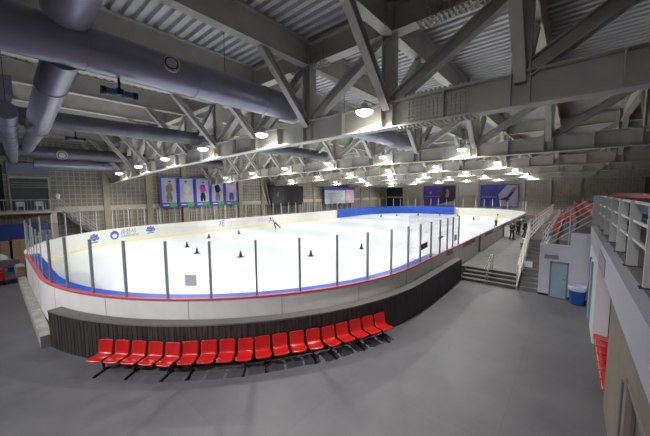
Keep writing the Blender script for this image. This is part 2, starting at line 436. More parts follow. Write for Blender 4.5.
# ---------------------------------------------------------------- lamps
LP=thing('high_bay_lamp','','ceiling lamp',(0,0,0))
b=MB(); b.lathe([(.27,0),(.27,.03),(.20,.10),(.10,.15),(.09,.24),(.0,.25)],24); b.build('reflector','lampbody',LP)
b=MB(); b.lathe([(.255,.02),(.25,-.03),(.20,-.09),(.12,-.125),(0,-.14)],24); b.build('lens','lens',LP)
b=MB(); b.bar((0,0,.25),(0,0,.34),.04,.04); b.bar((0,0,.33),(0,.62,.33),.04,.04); b.build('bracket','steel',LP)
li=bpy.data.lights.new('lamp_light','AREA'); li.shape='DISK'; li.size=.42; li.energy=290; li.color=(1,.985,.94); li.spread=PI*.88
lo=link('lamp_light',li,LP,(0,0,-.16))
LXs=[-5.0-5.15*k for k in range(6)]
for j,ty in enumerate(TY):
    for i,x in enumerate(LXs):
        o=LP if (i==0 and j==0) else copy_tree(LP)
        o.location=(x,ty-.66,zb(x)+.50); o['group']='high-bay lamps under the trusses'
        o['label']='glowing round lamp on the %s roof truss, %s from the right'%(['nearest','second nearest','third nearest','fourth nearest','second farthest','farthest'][j],nth(i))

for (x,e,d_) in ((-1.0,110,'rightmost'),(-7.5,210,'second from the right'),(-14,210,'second from the left'),(-22,150,'leftmost')):  # added fill lamps, out of view, brightening the surfaces that face the camera
    t=thing('added_fill_lamp','added unseen fill lamp on the near wall behind the camera, %s of four'%d_,'floodlight',(x,YF+.55,8.8)); t.rotation_euler=(math.radians(-36),0,0)
    b=MB(); b.box(-.75,.75,-.2,0,-.3,.3); b.build('housing','lampbody',t)
    b=MB(); b.bar((0,-.2,0),(0,-.4,.1),.08,.08); b.build('bracket','steel',t)
    l=bpy.data.lights.new('fill_light','AREA'); l.shape='RECTANGLE'; l.size=1.4; l.size_y=.5; l.energy=e; l.color=(.97,.97,1); l.spread=PI*.42
    lo=link('fill_light',l,t,(0,.03,0)); lo.rotation_euler=(PI/2,0,0)
# ---------------------------------------------------------------- rink barrier
def offpath(path,off):
    out=[]
    for i,p in enumerate(path):
        a=Vector(path[max(i-1,0)]);c=Vector(path[min(i+1,len(path)-1)]); d=(c-a).normalized(); n=Vector((d.y,-d.x))
        out.append((p[0]+n.x*off,p[1]+n.y*off))
    return out
def sweep(b,path,o0,o1,z0,z1):
    A=offpath(path,o0);B=offpath(path,o1);n=len(path);vs=[]
    for i in range(n): vs+=[(*A[i],z0),(*B[i],z0),(*B[i],z1),(*A[i],z1)]
    fs=[(0,1,2,3),((n-1)*4+3,(n-1)*4+2,(n-1)*4+1,(n-1)*4)]
    for i in range(n-1):
        for k in range(4): fs.append((i*4+k,(i+1)*4+k,(i+1)*4+(k+1)%4,i*4+(k+1)%4))
    b.add(vs,fs)
def walk(path,step,start=0):
    pts=[];acc=0;nxt=start
    for a,c in zip(path,path[1:]):
        a=Vector(a);c=Vector(c);L=(c-a).length
        while nxt<=acc+L+1e-6:
            u=(nxt-acc)/L if L else 0; d=(c-a)/L; pts.append((a+(c-a)*u,d)); nxt+=step
        acc+=L
    return pts
def line(a,c,n=1): return [(a[0]+(c[0]-a[0])*i/n,a[1]+(c[1]-a[1])*i/n) for i in range(n+1)]
C=RAD
arcNR=arc(RX-C,NY+C,-PI/2,0,C,32)
arcFR=arc(RX-C,FY-C,0,PI/2,C,24)
arcFL=arc(LX+C,FY-C,PI/2,PI,C,24)
arcNL=arc(LX+C,NY+C,PI,1.5*PI,C,24)
def barrier(label,path,cap,postm,post_start,glass=True,plist=None,step=1.385,zglass=4.05,outer='boardout',outz=0.0,postw=.06):
    t=thing('rink_barrier',label,'rink boards')
    # outside normal (right of travel, anticlockwise path) is +off
    b=MB(); b.cm=0; sweep(b,path,0,.06,outz,ZT-.03); b.cm=1; sweep(b,path,-.06,0,ZI-.05,ZT-.03); b.build('board_panel',[outer,'board'],t)
    b=MB(); sweep(b,path,-.075,-.06,ZI,ZI+.24); b.build('kick_plate','yellow',t)
    b=MB(); sweep(b,path,-.03,.10,ZT-.03,ZT+.02); b.build('cap_rail',cap,t)
    for p,d in walk(path,step*2,post_start):
        seams=MB(); n=Vector((d.y,-d.x)); q=p+n*.062; seams.bar((*q,outz+.02),(*q,ZT-.04),.012,.004,up=(n.x,n.y,0)); seams.build('seam_strip','ledgetop',t)
    if glass:
        P=[walk(path,1e6,q)[0] for q in plist] if plist else walk(path,step,post_start)
        for p,d in P:
            n=Vector((d.y,-d.x)); c=MB()
            pw=postw if not(plist and p.x<-14.9) else .03; c.bar((*p,ZT+.02),(*p,ZT+1.75),pw,.07 if pw>.04 else .03,up=(n.x,n.y,0)); c.build('glass_post',postm if not(plist and p.x<-14.9) else 'postlight',t)
        for (p,d),(q,e) in zip(P,P[1:]):
            dd=(q-p).normalized(); a=p+dd*.012; z=q-dd*.012
            c=MB(); c.bar((*a,(ZT+.02+zglass)/2),(*z,(ZT+.02+zglass)/2),.010,zglass-ZT-.02); c.build('glass_pane','glass',t)
    return t
nearpath=line((LX+C,NY),(RX-C,NY),8)[:-1]+arcNR+line((RX,NY+C),(RX,18.35),5)[1:]
L0=(RX-C)-(LX+C)
# arc phase: a post at arc length 2.97 on the corner
st=(L0+2.97)%1.385
nb=barrier('near end rink boards with red cap, grey glass posts and clear panes',nearpath,'capred','post',.3,plist=[.3,1.6,2.9,4.2,5.5,6.85,8.17,9.48,10.82,12.14,13.51,14.82,16.17,17.52,18.84,20.13,21.42,22.68,23.92,25.21,26.46,27.62,28.58,29.70])
rpath=line((RX,18.4),(RX,23.0),3)
rpath2=line((RX,23.75),(RX,FY-C),8)
t=barrier('rinkside boards beside the walkway with a purplish cap and no glass',rpath+rpath2[1:]+[] if False else rpath,'cappurple','postlight',.5,glass=False)
t2_=barrier('long straight rinkside boards past the dark gate, purplish cap, running to the far end',rpath2,'cappurple','postlight',.5,glass=False)
for (par,spans) in ((t,[(18.95,21.9)]),(nb,[(15.9,16.9)]),(t2_,[(25,28),(31,34)])):
    for (a,c) in spans:
        b=MB(); b.box(RX+.061,RX+.09,a,c,1.55,1.78); b.build('pad_strip','cappurple',par)
g=thing('rink_gate','narrow dark gate in the rinkside boards beyond the steps','gate')
b=MB(); b.box(RX-.04,RX+.04,23.02,23.73,.56,1.8); b.build('gate_leaf','darkgrey',g)
b=MB(); b.box(RX+.04,RX+.07,23.15,23.2,1.3,1.5); b.build('latch','chrome',g)
barrier('rounded right-hand far corner of the rink boards',arcFR,'board','postlight',.6,step=1.6,zglass=3.6)
barrier('far end rink boards behind the blue pads and the white stretch at right',line((RX-C,FY),(LX+C,FY),6)[:-1]+arcFL,'board','postlight',.9,step=1.6,zglass=3.6)
lb=barrier('long left rink boards, white with a yellow kick plate and blue logos',line((LX,FY-C),(LX,NY+C),16)[:-1]+arcNL,'board','postlight',.4,step=1.5,zglass=3.6)
# logos & lettering on left boards (inner face x = LX+.06)
def tangent(deg,z,r=C-.068):
    a=math.radians(deg); n=Vector((-math.cos(a),-math.sin(a),0)); u=Vector((0,0,1)).cross(n)
    p=Vector((LX+C+r*math.cos(a),NY+C+r*math.sin(a),z))
    return Matrix(((u.x,0,n.x,p.x),(u.y,0,n.y,p.y),(0,1,0,p.z),(0,0,0,1)))
def bendtext(body,m,deg,z,size):
    # lettering set letter by letter so it follows the curved boards
    obs=text(body,'board_text',m,lb,Matrix.Identity(4),size,ext=.003)
    r=C-.068; a0=math.radians(deg)
    for v in obs.data.vertices:
        x,y,h=v.co; a=a0+x/r*-1.0; rr=r-h
        v.co=(LX+C+rr*math.cos(a),NY+C+rr*math.sin(a),z+y)
    # keep upright orientation: angle decreases towards +Y
def ringlogo(R,M_):
    b=MB(); n=24
    for a in range(n):
        a0=2*PI*a/n;a1=2*PI*(a+1)/n
        b.prism([(R*math.cos(a0),R*math.sin(a0)),(R*math.cos(a1),R*math.sin(a1)),(R*.62*math.cos(a1),-.08+R*.5*math.sin(a1)),(R*.62*math.cos(a0),-.08+R*.5*math.sin(a0))],lambda p,q,h:(p,q,h),.01)
    o=b.build('round_logo','logoblue',lb); o.matrix_local=M_; o['label']='round dark blue logo'
def snow(R,M_):
    b=MB()
    for k in range(5):
        a=PI*.1+k*PI*.2; b.bar((0,-.25*R,.0),(R*math.cos(a),-.1*R+R*.95*math.sin(a),.0),.07,.01,up=(0,0,1))
        cy_,cz=R*.62*math.cos(a),-.1*R+R*.62*math.sin(a)
        for q in range(8):
            a0=2*PI*q/8;a1=2*PI*(q+1)/8;r=.22*R
            b.bar((cy_+r*math.cos(a0),cz+r*math.sin(a0),.005),(cy_+r*math.cos(a1),cz+r*math.sin(a1),.005),.06,.01,up=(0,0,1))
    b.bar((-.6*R,-.5*R,0),(.6*R,-.5*R,0),.08,.01,up=(0,0,1))
    b.build('flourish_logo','logoblue',lb).matrix_local=M_
snow(.56,tangent(-144.8,1.22)); ringlogo(.40,tangent(-155.4,1.30)); snow(.52,tangent(-174.2,1.34))
bendtext('춘천시','textdark',-158.6,1.30,.52); bendtext('CHUNCHEON','textdark',-158.6,1.0,.26)
xl=LX+.066
text('제','board_text','logopurple',lb,faceX(xl,18.0,.98),.95)
text('동계체육대회 빙상경기','board_text','logolav',lb,faceX(xl,19.2,1.30),.36)
text('스피드 · 피겨 · 쇼트트랙','board_text','logolav',lb,faceX(xl,19.2,.92),.28)
text('빙상경기연맹','board_text','logolav',lb,faceX(xl,23.8,1.2),.5)
# notices fixed on the panes
def notice(name,p,nrm,w,h,m,label,tilt=0):
    n=Vector((*nrm,0)).normalized(); d=Vector((-n.y,n.x,0)); b=MB(); p=Vector(p)
    b.bar(p-d*w/2+Vector((0,0,-tilt)),p+d*w/2+Vector((0,0,tilt)),.006,h)
    return tag(b.build(name,m),label,'notice')
a=math.radians(-90+41.6); rr=RAD+.012
notice('square_notice',(RX-C+rr*math.cos(a),NY+C+rr*math.sin(a),2.42),(math.cos(a),math.sin(a)),.34,.34,'sticker','grey square notice stuck on the near rink glass')
notice('dark_notice',(RX+.014,12.9,2.55),(1,0),.72,.26,'darkgrey','dark rectangular notice on the rink glass near the steps',.02)
o=MB(); o.box(RX+.008,RX+.018,15.05,15.13,2.42,2.92); o.box(RX+.008,RX+.018,14.7,15.45,2.63,2.73)
tag(o.build('cross_sign','sticker'),'grey cross-shaped sign on the rink glass near the steps','sign')
notice('small_notice',(RX+.014,17.55,2.36),(1,0),.45,.36,'sticker','small grey notice on the last pane before the steps')

# blue pads: far end and inside the near corner
farpad=[(LX+.12,41.4+0*1)]
def padpath(): 
    p=line((LX+.12,41.4),(LX+.12,FY-C),4)+list(reversed(arc(LX+C,FY-C,PI/2,PI,C-.12,30)))[1:]+line((LX+C,FY-.12),(-17.3,FY-.12),3)[1:]
    return p
PP=padpath()
W=walk(PP,.5); seg=5; k=0
for i in range(0,len(W)-seg,seg):
    b=MB(); pts=[tuple(w[0]) for w in W[i:i+seg+1]]
    pts[0]=tuple(Vector(pts[0])+W[i][1]*.02); 
    sweep(b,pts,0.0,.25,ZI+.01,ZT+.12)
    tag(b.build('crash_pad','blue'),'bright blue crash pad along the far boards, %s from its left end'%nth(k),'crash pad',group='blue pads along the far corner'); k+=1
NP=[(x,NY+.10) for x in (LX+C-4,LX+C)]
np_=line((-22,NY+.1),(RX-C,NY+.1),8)[:-1]+arc(RX-C,NY+C,-PI/2,0,C-.10,32)+line((RX-.10,NY+C),(RX-.10,NY+C+4.5),3)[1:]
W=walk(np_,.5); seg=4; k=0
for i in range(0,len(W)-seg,seg):
    b=MB(); pts=[tuple(w[0]) for w in W[i:i+seg+1]]; pts[0]=tuple(Vector(pts[0])+W[i][1]*.015)
    sweep(b,pts,-.34,0,ZI+.01,1.83)
    tag(b.build('crash_pad','blue'),'blue crash pad inside the near boards, %s from the left'%nth(k),'crash pad',group='blue pads inside the near corner'); k+=1

# ---------------------------------------------------------------- wood screen and ledge
R2=10.92; cx,cy=RX-C,NY+C
a0=math.radians(-90+14.2)
wp=arc(cx,cy,a0,0,R2,40)+[(cx+R2,17.28)]
t=thing('wood_screen','curved dark brown wood-slat screen below the rink boards','screen')
b=MB(); sweep(b,wp,-.06,0,0,1.2); b.build('slat_panel','wood',t)
b=MB(); sweep(b,wp,-.36,.02,1.2,1.245); b.build('top_ledge','ledgetop',t)
b=MB()
for p,d in walk(wp,.16,.08):
    n=Vector((d.y,-d.x)); q=p+n*.006; b.bar((*q,.02),(*q,1.19),.008,.004,up=(n.x,n.y,0))
b.build('groove_batten','black',t)
for (p,nn) in ((wp[0],Vector((math.cos(a0),math.sin(a0)))),):
    b=MB(); q=Vector(p); b.bar((*(q-nn*.36),.6),(*q,.6),.05,1.2); b.build('end_panel','wood',t)
b=MB(); b.box(cx+R2-.36,cx+R2,17.22,17.28,0,1.2); b.build('end_panel','wood',t)
b=MB(); b.box(-27.5,-12.9,.78,1.08,0,.4); tag(b.build('rink_plinth','ledge'),'rough pale concrete plinth along the near straight boards','plinth',kind='structure')
t=thing('tan_crate','small tan crate standing on the concrete plinth','crate')
b=MB(); b.box(-24.4,-23.4,.76,1.07,.405,.95); b.build('crate_body','cardboard',t); b=MB(); b.box(-24.45,-23.35,.74,1.075,.95,1.0); b.build('lid','ledge',t)

# ---------------------------------------------------------------- seats
def seat_mesh(name,nu=9,mods=True,m='redseat',w=.44):
    prof=[(-.25,.405),(-.245,.425),(-.21,.445),(-.12,.44),(0,.425),(.10,.42),(.155,.435),(.185,.475),(.205,.54),(.22,.62),(.235,.70),(.25,.77),(.256,.80),(.257,.815)]
    vs=[];fs=[]
    for j,(y,z) in enumerate(prof):
        e=1.0
        if j<=1: e=.86 if j==0 else .93
        if j>=len(prof)-2: e=.94 if j==len(prof)-2 else .86
        if j in(7,): e=.95
        for i in range(nu):
            u=-1+2*i/(nu-1); dz=.018*u*u if j<7 else 0; dy=-.022*u*u if j>=7 else 0
            vs.append((u*w/2*e,y+dy,z+dz))
    for j in range(len(prof)-1):
        for i in range(nu-1): fs.append((j*nu+i,j*nu+i+1,(j+1)*nu+i+1,(j+1)*nu+i))
    me=bpy.data.meshes.new(name); me.from_pydata(vs,[],fs); me.materials.append(M[m])
    me.polygons.foreach_set('use_smooth',[True]*len(fs)); me.update(); return me
SM=seat_mesh('seat_shell')
def bench(n,loc,rz,legs,label,pitch=.513,grp=None,ff=-.30):
    t=thing('beam_bench',label,'bench',loc,rz,grp)
    L=(n-1)*pitch
    b=MB(); b.bar((-L/2-.2,.02,.34),(L/2+.2,.02,.34),.07,.05); b.build('beam','black',t)
    for i in range(n):
        o=link('seat',SM,t,(-L/2+i*pitch,0,0)); md=o.modifiers.new('s','SOLIDIFY'); md.thickness=.014; md.offset=-1
        sb=MB(); sb.box(-.08,.08,-.1,.12,.365,.41); sb.build('seat_bracket','black',o)
    for li_ in legs:
        x=-L/2+li_*pitch; b=MB()
        b.bar((x,.05,.03),(x,.02,.34),.05,.05,up=(1,0,0)); b.bar((x,ff,.02),(x,.2,.02),.045,.035)
        b.bar((x,ff,.012),(x,ff+.04,.012),.08,.024); b.bar((x,.17,.012),(x,.21,.012),.08,.024)
        b.build('leg','black',t)
A1=math.radians(29.2);A2=math.radians(74.1);dA=(A2-A1)/17; RB=11.22
names=['leftmost of the curved row, five red seats against the wood screen','second from the left in the curved row, four red seats','third from the left in the curved row, four red seats','rightmost of the curved row, five red seats nearest the steps']
i0=0
for k,(n,legs) in enumerate(((5,(0.1,1.9,3.9)),(4,(0.1,3.0)),(4,(0.1,2.9)),(5,(0,2.0,4.0)))):
    a=-PI/2+A1+dA*(i0+(n-1)/2); rb=RB+[.07,.03,0,.0][k]; a+=[.0055,.002,0,0][k]
    bench(n,(cx+rb*math.cos(a),cy+rb*math.sin(a),0),a+PI/2,legs,'black-framed seat bench, '+names[k],grp='red seat benches along the wood screen'); i0+=n
bench(4,(.99,11.35,0),-PI/2,(0.2,2.8),'red seat bench in the recess beside the white pier',pitch=.5,ff=-.12)
bench(3,(.99,9.60,0),-PI/2,(0.2,1.8),'red seat bench in the recess at the tan wall corner',pitch=.5,ff=-.12)

# ---------------------------------------------------------------- right side stand
b=MB()
b.box(.72,2.0,-4,12.5,3.42,3.5)
sbox('wall_stand','white',[(-1.04,.06,17.2,17.4,0,2.5),(.06,.74,17.2,17.4,0,3.1),(-1.04,-.9,17.4,60,0,2.0),(.74,1.1,12.6,17.4,0,2.8),(.72,.86,12.6,17.2,2.8,3.5) if False else (.74,1.1,12.6,17.4,2.8,3.42)],'white painted block wall under the spectator stand','wall')
sbox('wall_fascia','fascia',[(.72,.82,-6,17.2,2.8,3.42),(.60,.72,-6,17.2,3.44,3.5) if False else (.72,.9,-6,17.2,3.42,3.5)],'pale lavender fascia of the upper stand along the right side','wall')
sbox('wall_tan','tan',[(.80,1.0,-6,4.2,0,2.8),(.80,1.0,6.15,9.0,0,2.8),(.80,1.0,4.2,6.15,2.1,2.8),(1.0,2.0,8.9,9.0,0,2.8),(1.32,1.5,9,12.6,0,2.8)],'tan panelled wall below the stand at lower right','wall')
d=thing('door_3','dark doorway with brown frame in the tan wall at lower right','door',kind='structure')
b=MB(); b.box(.9,.95,4.2,6.15,0,2.1); b.build('door_leaf','ledgetop',d)
b=MB(); b.box(.78,.85,6.08,6.2,0,2.16); b.box(.78,.85,4.15,4.27,0,2.16); b.box(.78,.85,4.2,6.15,2.08,2.18); b.build('door_frame','cloth3',d)
b=MB(); b.box(.775,.80,6.5,6.62,.9,1.9); b.build('side_panel','ledgetop',d)
# terraces
T=MB()
T.box(-.9,-.35,17.4,60,0,2.1); T.box(-.35,.3,17.4,60,0,2.7); T.box(.3,.74,17.4,60,0,3.42)
T.box(.74,2.0,17.2,60,3.30,3.42); T.box(.9,2.0,-6,17.2,3.42,3.5); T.box(1.1,2.0,-6,60,0,3.3) if False else None
T.box(2.0,2.9,-6,60,3.3,3.5); T.box(2.9,4.0,-6,60,3.3,4.05); T.box(4.0,8.5,-6,60,3.3,4.6)
T.box(-1.9,-1.04,22.3,60,.56,2.0)
tag(T.build('stand_terrace','concrete'),'stepped concrete terraces of the spectator stand','terrace',kind='structure')
# stand stair
b=MB(); n=13
for i in range(n):
    y=17.35+i*(4.95/n); h=2.0*(i+1)/n
    b.cm=0; b.box(-1.84,-1.06,y,22.3,max(0,h-2.0/n),h-.01); b.cm=1; b.box(-1.84,-1.06,y-.006,y+.05,h-.01,h+.003)
tag(b.build('stand_staircase',['stair','nosing']),'narrow grey staircase with white railing rising beside the white wall','staircase')
# stair railing (white) and long fence
t=thing('stair_railing','white railing with sloping stringer along the narrow staircase','railing')
x=-1.92
b=MB(); b.bar((x,17.3,.12),(x,22.3,2.05),.05,.26); b.build('stringer','rail',t)
for k in range(4):
    b=MB(); zz=.35+.25*k; b.bar((x,17.35,.12+zz),(x,22.3,2.05+zz),.05,.045 if k<3 else .07); b.build('rail_bar','rail',t)
for k in range(5):
    y=17.4+k*1.2; z=.15+(y-17.3)*.386; b=MB(); b.bar((x,y,max(0,z-.1)),(x,y,z+1.12),.07,.06); b.build('rail_post','rail',t)
t=thing('walkway_fence','long white railing above the walkway leading to the far end','railing')
for k in range(5):
    b=MB(); zz=2.05+.28*k; b.bar((x,22.4,zz),(x,52,zz),.05,.05 if k<4 else .08); b.build('rail_bar','rail',t)
for k in range(16):
    b=MB(); y=22.45+k*1.95; b.bar((x,y,1.95),(x,y,3.2),.07,.06); b.build('rail_post','rail',t)
b=MB(); b.box(x-.04,x+.02,22.3,52,1.75,2.0); b.build('kerb_plate','rail',t)
# slope rail over the block front
t=thing('slope_railing','pale railing sloping up over the white block to the upper stand','railing')
for k in range(5):
    b=MB(); dz=-.26*k; b.bar((-.98,17.3,3.35+dz),(.72,17.3,4.75+dz),.04,.04); b.build('rail_bar','railgrey',t)
for (xx,z0,z1) in ((-.98,2.5,3.4),(.0,2.5,4.2)):
    b=MB(); b.bar((xx,17.3,z0),(xx,17.3,z1),.05,.05); b.build('rail_post','railgrey',t)
# second stair rail seen inside
t=thing('wall_railing','thin white railing standing on the edge of the stair side wall','railing')
for k in range(3):
    b=MB(); b.bar((-.97,17.5,2.35+.3*k),(-.97,45,2.35+.3*k),.035,.035); b.build('rail_bar','rail',t)
for k in range(14):
    b=MB(); b.bar((-.97,17.5+2*k,2.0),(-.97,17.5+2*k,2.98),.045,.045); b.build('rail_post','rail',t)
# upper railing on the right
t=thing('balcony_railing','broad-post grey railing along the upper stand edge at right','railing')
for z in (4.78,4.42,4.06):
    b=MB(); b.bar((.97,-3,z),(.97,17.45,z),.05,.05); b.build('rail_bar','railgrey',t)
y=17.3-1.8
while y>-3:
    b=MB(); b.box(.90,1.06,y-.03,y+.03,3.51,4.8); b.build('rail_post','railgrey',t)
    b=MB(); b.box(.86,1.12,y-.08,y+.08,3.5,3.515); b.build('base_plate','darkgrey',t); y-=1.8
b=MB(); b.box(.74,1.1,17.3,17.42,3.5,4.82); b.build('end_panel','railgrey',t)
# stadium seats
SB=seat_mesh('stadium_seat',5,w=.45); SBb=seat_mesh('stadium_seat_blue',5,m='blueseat',w=.45)
def row(x,y0,y1,z,colf,desc,pitch=.5,grp=None):
    y=y0;i=0
    while y<y1:
        red=colf(i); me=SB if red else SBb
        o=link('stadium_seat',me,None,(x,y,z)); o.rotation_euler=(0,0,-PI/2)
        tag(o,'%s stadium seat %s, %s from its near end'%('red' if red else 'blue',desc,nth(i)),'seat',group=grp or ('stadium seats '+desc)); y+=pitch;i+=1
row(-.66,20.2,46,2.1,lambda i:i>3,'in the lowest row beside the stairs')
row(.0,18.5,46,2.7,lambda i:i>5,'in the middle row behind the white block')
row(.62,17.8,40,3.42,lambda i:i>-1,'in the upper row beside the end panel')
row(3.3,6,22,4.05,lambda i:False,'in the back row of the upper stand',grp='blue seats of the back row')
row(3.3,22.3,48,4.05,lambda i:True,'in the far half of the back row',pitch=.52)
row(2.4,5.5,22,3.5,lambda i:False,'in the front row behind the broad-post railing')
# block door, sign plate, notice, side door
d=thing('door_1','pale teal metal door in the white block wall','door',kind='structure')
b=MB(); b.box(-.56,.0,17.165,17.20,0,1.62); b.build('door_leaf','teal',d)
b=MB(); b.box(-.62,-.56,17.15,17.2,0,1.7); b.box(0,.06,17.15,17.2,0,1.7); b.box(-.62,.06,17.15,17.2,1.62,1.7); b.build('door_frame','tealdark',d)
b=MB(); b.box(-.09,-.05,17.12,17.16,.85,.95); b.bar((-.15,17.12,.92),(-.05,17.12,.92),.02,.02); b.build('door_handle','chrome',d)
d=thing('door_2','narrow teal door seen edge-on in the white pier','door',kind='structure')
b=MB(); b.box(.70,.74,14.4,15.4,0,2.3); b.build('door_leaf','teal',d); b=MB(); b.box(.68,.74,14.3,14.4,0,2.4); b.box(.68,.74,15.4,15.5,0,2.4); b.build('door_frame','tealdark',d)
b=MB(); b.box(-.86,-.32,17.16,17.195,1.82,2.0); tag(b.build('wall_plaque','plaque'),'grey plaque on the white block above the teal door','plaque')
b=MB(); b.box(.70,.718,9.8,11.7,2.86,3.3); tag(b.build('notice_panel','plaque'),'grey notice panel on the lavender fascia','panel')
b=MB(); b.box(-1.04,-.62,17.185,17.2,0,.1); b.box(.06,.74,17.185,17.2,0,.1); tag(b.build('baseboard_block','black'),'black skirting at the foot of the white block','baseboard',kind='structure')
t=thing('stair_sign','white sign hanging across the narrow staircase','sign')
b=MB(); b.box(-1.75,-1.4,18.5,18.52,.98,1.3); b.build('sign_plate','paper',t)
b=MB(); b.bar((-1.92,18.52,1.42),(-1.6,18.52,1.3),.012,.012); b.bar((-1.6,18.52,1.3),(-1.04,18.52,1.42),.012,.012); b.build('chain','chrome',t)
# steps handrail
def loop_rail(x,y0,z0,y1,z1,label):
    t=thing('handrail',label,'handrail')
    for (y,z) in ((y0,z0),(y1,z1)):
        for dx in (-.05,.05):
            b=MB(); b.tube([(x+dx,y,z),(x+dx,y,z+.85)],.022,8); b.build('post','chrome',t)
    b=MB()
    for dx in (-.05,.05): b.tube([(x+dx,y0-.12,z0+.84),(x+dx,y0,z0+.88),(x+dx,y1,z1+.88),(x+dx,y1+.12,z1+.84)],.024,8)
    b.build('top_rail','chrome',t)
    b=MB(); b.tube([(x,y0,z0+.5),(x,y1,z1+.5)],.02,8); b.build('mid_rail','chrome',t)
loop_rail(-3.3,17.25,.0,18.6,.55,'steel handrail in the middle of the wide steps')
# blue bin
t=thing('waste_bin','blue round waste bin with a pale liner beside the teal door','bin',(.40,16.75,0))
b=MB(); b.lathe([(0,.0),(.24,.0),(.25,.03),(.30,.78),(.31,.79),(.285,.78),(.24,.1),(0,.1)],24); b.build('bin_body','binblue',t)
b=MB(); b.lathe([(.315,.62),(.325,.70),(.32,.80),(.30,.83),(.27,.8),(.25,.5)],24); b.build('bin_liner','liner',t)

# ---------------------------------------------------------------- walkway furniture
t=thing('grey_cabinet','pale grey cabinet standing on the walkway beside the boards','cabinet',(-4.48,33.2,.55))
b=MB(); b.box(-.4,.4,-.4,.4,0,1.1); b.build('body','sticker',t); b=MB(); b.box(-.38,.38,-.42,-.4,.1,1.05); b.build('door','paper',t); b=MB(); b.box(-.42,.42,-.43,.42,1.1,1.14); b.build('top','darkgrey',t)
t=thing('folding_table','low dark bench with boxes beside the white railing','bench',(-2.5,27.2,.55))
b=MB(); b.box(-.35,.35,-.6,.6,.42,.47); b.build('bench_top','darkgrey',t)
for sx in(-.3,.3):
    for sy in(-.5,.5):
        b=MB(); b.bar((sx,sy,0),(sx,sy,.42),.05,.05); b.build('leg','black',t)
t=thing('pale_case','pale case lying on the dark bench beside the railing','case',(-2.5,27.2,1.022))
b=MB(); b.box(-.28,.28,-.45,.4,0,.3); b.build('case_body','sticker',t); b=MB(); b.bar((-.1,-.46,.2),(.1,-.46,.2),.02,.02); b.build('handle','black',t)

# ---------------------------------------------------------------- left wall pieces
for i,(fm,sm_,desc) in enumerate([('cardboard','tan','figure in brown dress'),('adwhite','pilgrey','pale figure'),('magenta','cloth','figure in a magenta top'),('cloth','cloth3','figure in black'),('adpink','purple','pink figure')]):
    y=12.75+2.02*i
    t=thing('hanging_banner','%s of the five blue-framed portrait banners, with a %s'%(['leftmost','second from left','middle','fourth from left','rightmost'][i],desc),'banner',(XL+.45,y,3.45),group='portrait banners on the left wall')
    b=MB(); b.box(0,.03,0,1.92,0,3.5); b.build('banner_sheet','posterblue',t)
    b=MB(); b.box(.03,.036,.24,1.82,.55,3.38); b.build('picture_field','posterpale',t)
    b=MB(); b.box(.036,.042,1.05,1.86,.08,.5); b.build('name_patch','green',t)
    b=MB(); b.box(.036,.042,.3,.95,.2,.34); b.build('caption_bar','adwhite',t)
    b=MB(); X=lambda p,q,h:(.037+h,p,q)
    cyy=1.05
    tilt=[.08,-.1,.05,-.06,.1][i]
    b.cm=0; b.prism([(cyy-.30,1.75),(cyy-.42,2.35),(cyy-.27+tilt,2.66),(cyy-.06+tilt,2.74),(cyy+.06+tilt,2.74),(cyy+.27+tilt,2.66),(cyy+.38,2.2),(cyy+.5,1.9),(cyy+.3,1.95),(cyy+.2,1.7)],X,.004)
    b.cm=1; b.prism([(cyy-.22,1.72),(cyy+.2,1.72),(cyy+.34,1.2),(cyy+.28,.64),(cyy+.04,.64),(cyy,1.1),(cyy-.06,.64),(cyy-.34,.64),(cyy-.36,1.2)],X,.005)
    b.cm=2; b.prism([(cyy+tilt+.13*math.cos(k*PI/6),2.90+.17*math.sin(k*PI/6)) for k in range(12)],X,.004)
    b.cm=3; b.prism([(cyy+tilt+.16*math.cos(k*PI/6),2.97+.15*math.sin(k*PI/6)) for k in range(7)],X,.006)
    b.build('portrait_print',[fm,sm_,'skin','hair'],t)
    b=MB(); b.tube([(.01,-.02,3.52),(.01,1.94,3.52)],.03,8); b.build('hanging_bar','postlight',t)
    b=MB(); b.box(-.45,.0,.3,.34,3.5,3.54); b.box(-.45,.0,1.6,1.64,3.5,3.54); b.build('wall_bracket','postlight',t)
# scoreboard
t=thing('scoreboard','large black electronic scoreboard on the left wall right of the banners','scoreboard',(XL+1.35,27.7,2.95))
b=MB(); b.prism([(0.6,0),(7.2,.15),(7.2,3.2),(0,3.3)],lambda p,q,h:(-.5+h,p,q),.6); b.build('casing','black',t)
b=MB(); b.box(.1,.12,.75,3.0,.5,2.95); b.build('left_screen','darkgrey',t)
b=MB(); b.box(.1,.12,3.35,7.0,.4,2.95); b.build('right_screen','cloth2',t)
b=MB()
for k in range(7):
    a0=PI*.55+k*.35; b.bar((.125,1.8+.22*math.cos(a0),1.9+.32*math.sin(a0)),(.125,1.8+.22*math.cos(a0+.35),1.9+.32*math.sin(a0+.35)),.05,.01,up=(1,0,0))
b.build('screen_mark','sticker',t)
b=MB(); b.bar((-.95,-.7,3.6),(-.3,-.1,.3),.12,.12); b.bar((-.95,.2,3.6),(-.3,.4,.3),.12,.12); b.build('strut','pilgrey',t)
b=MB(); b.box(-1.3,-.5,2.6,2.8,1.5,1.7); b.box(-1.3,-.5,5.9,6.1,1.5,1.7); b.build('wall_bracket','darkgrey',t)
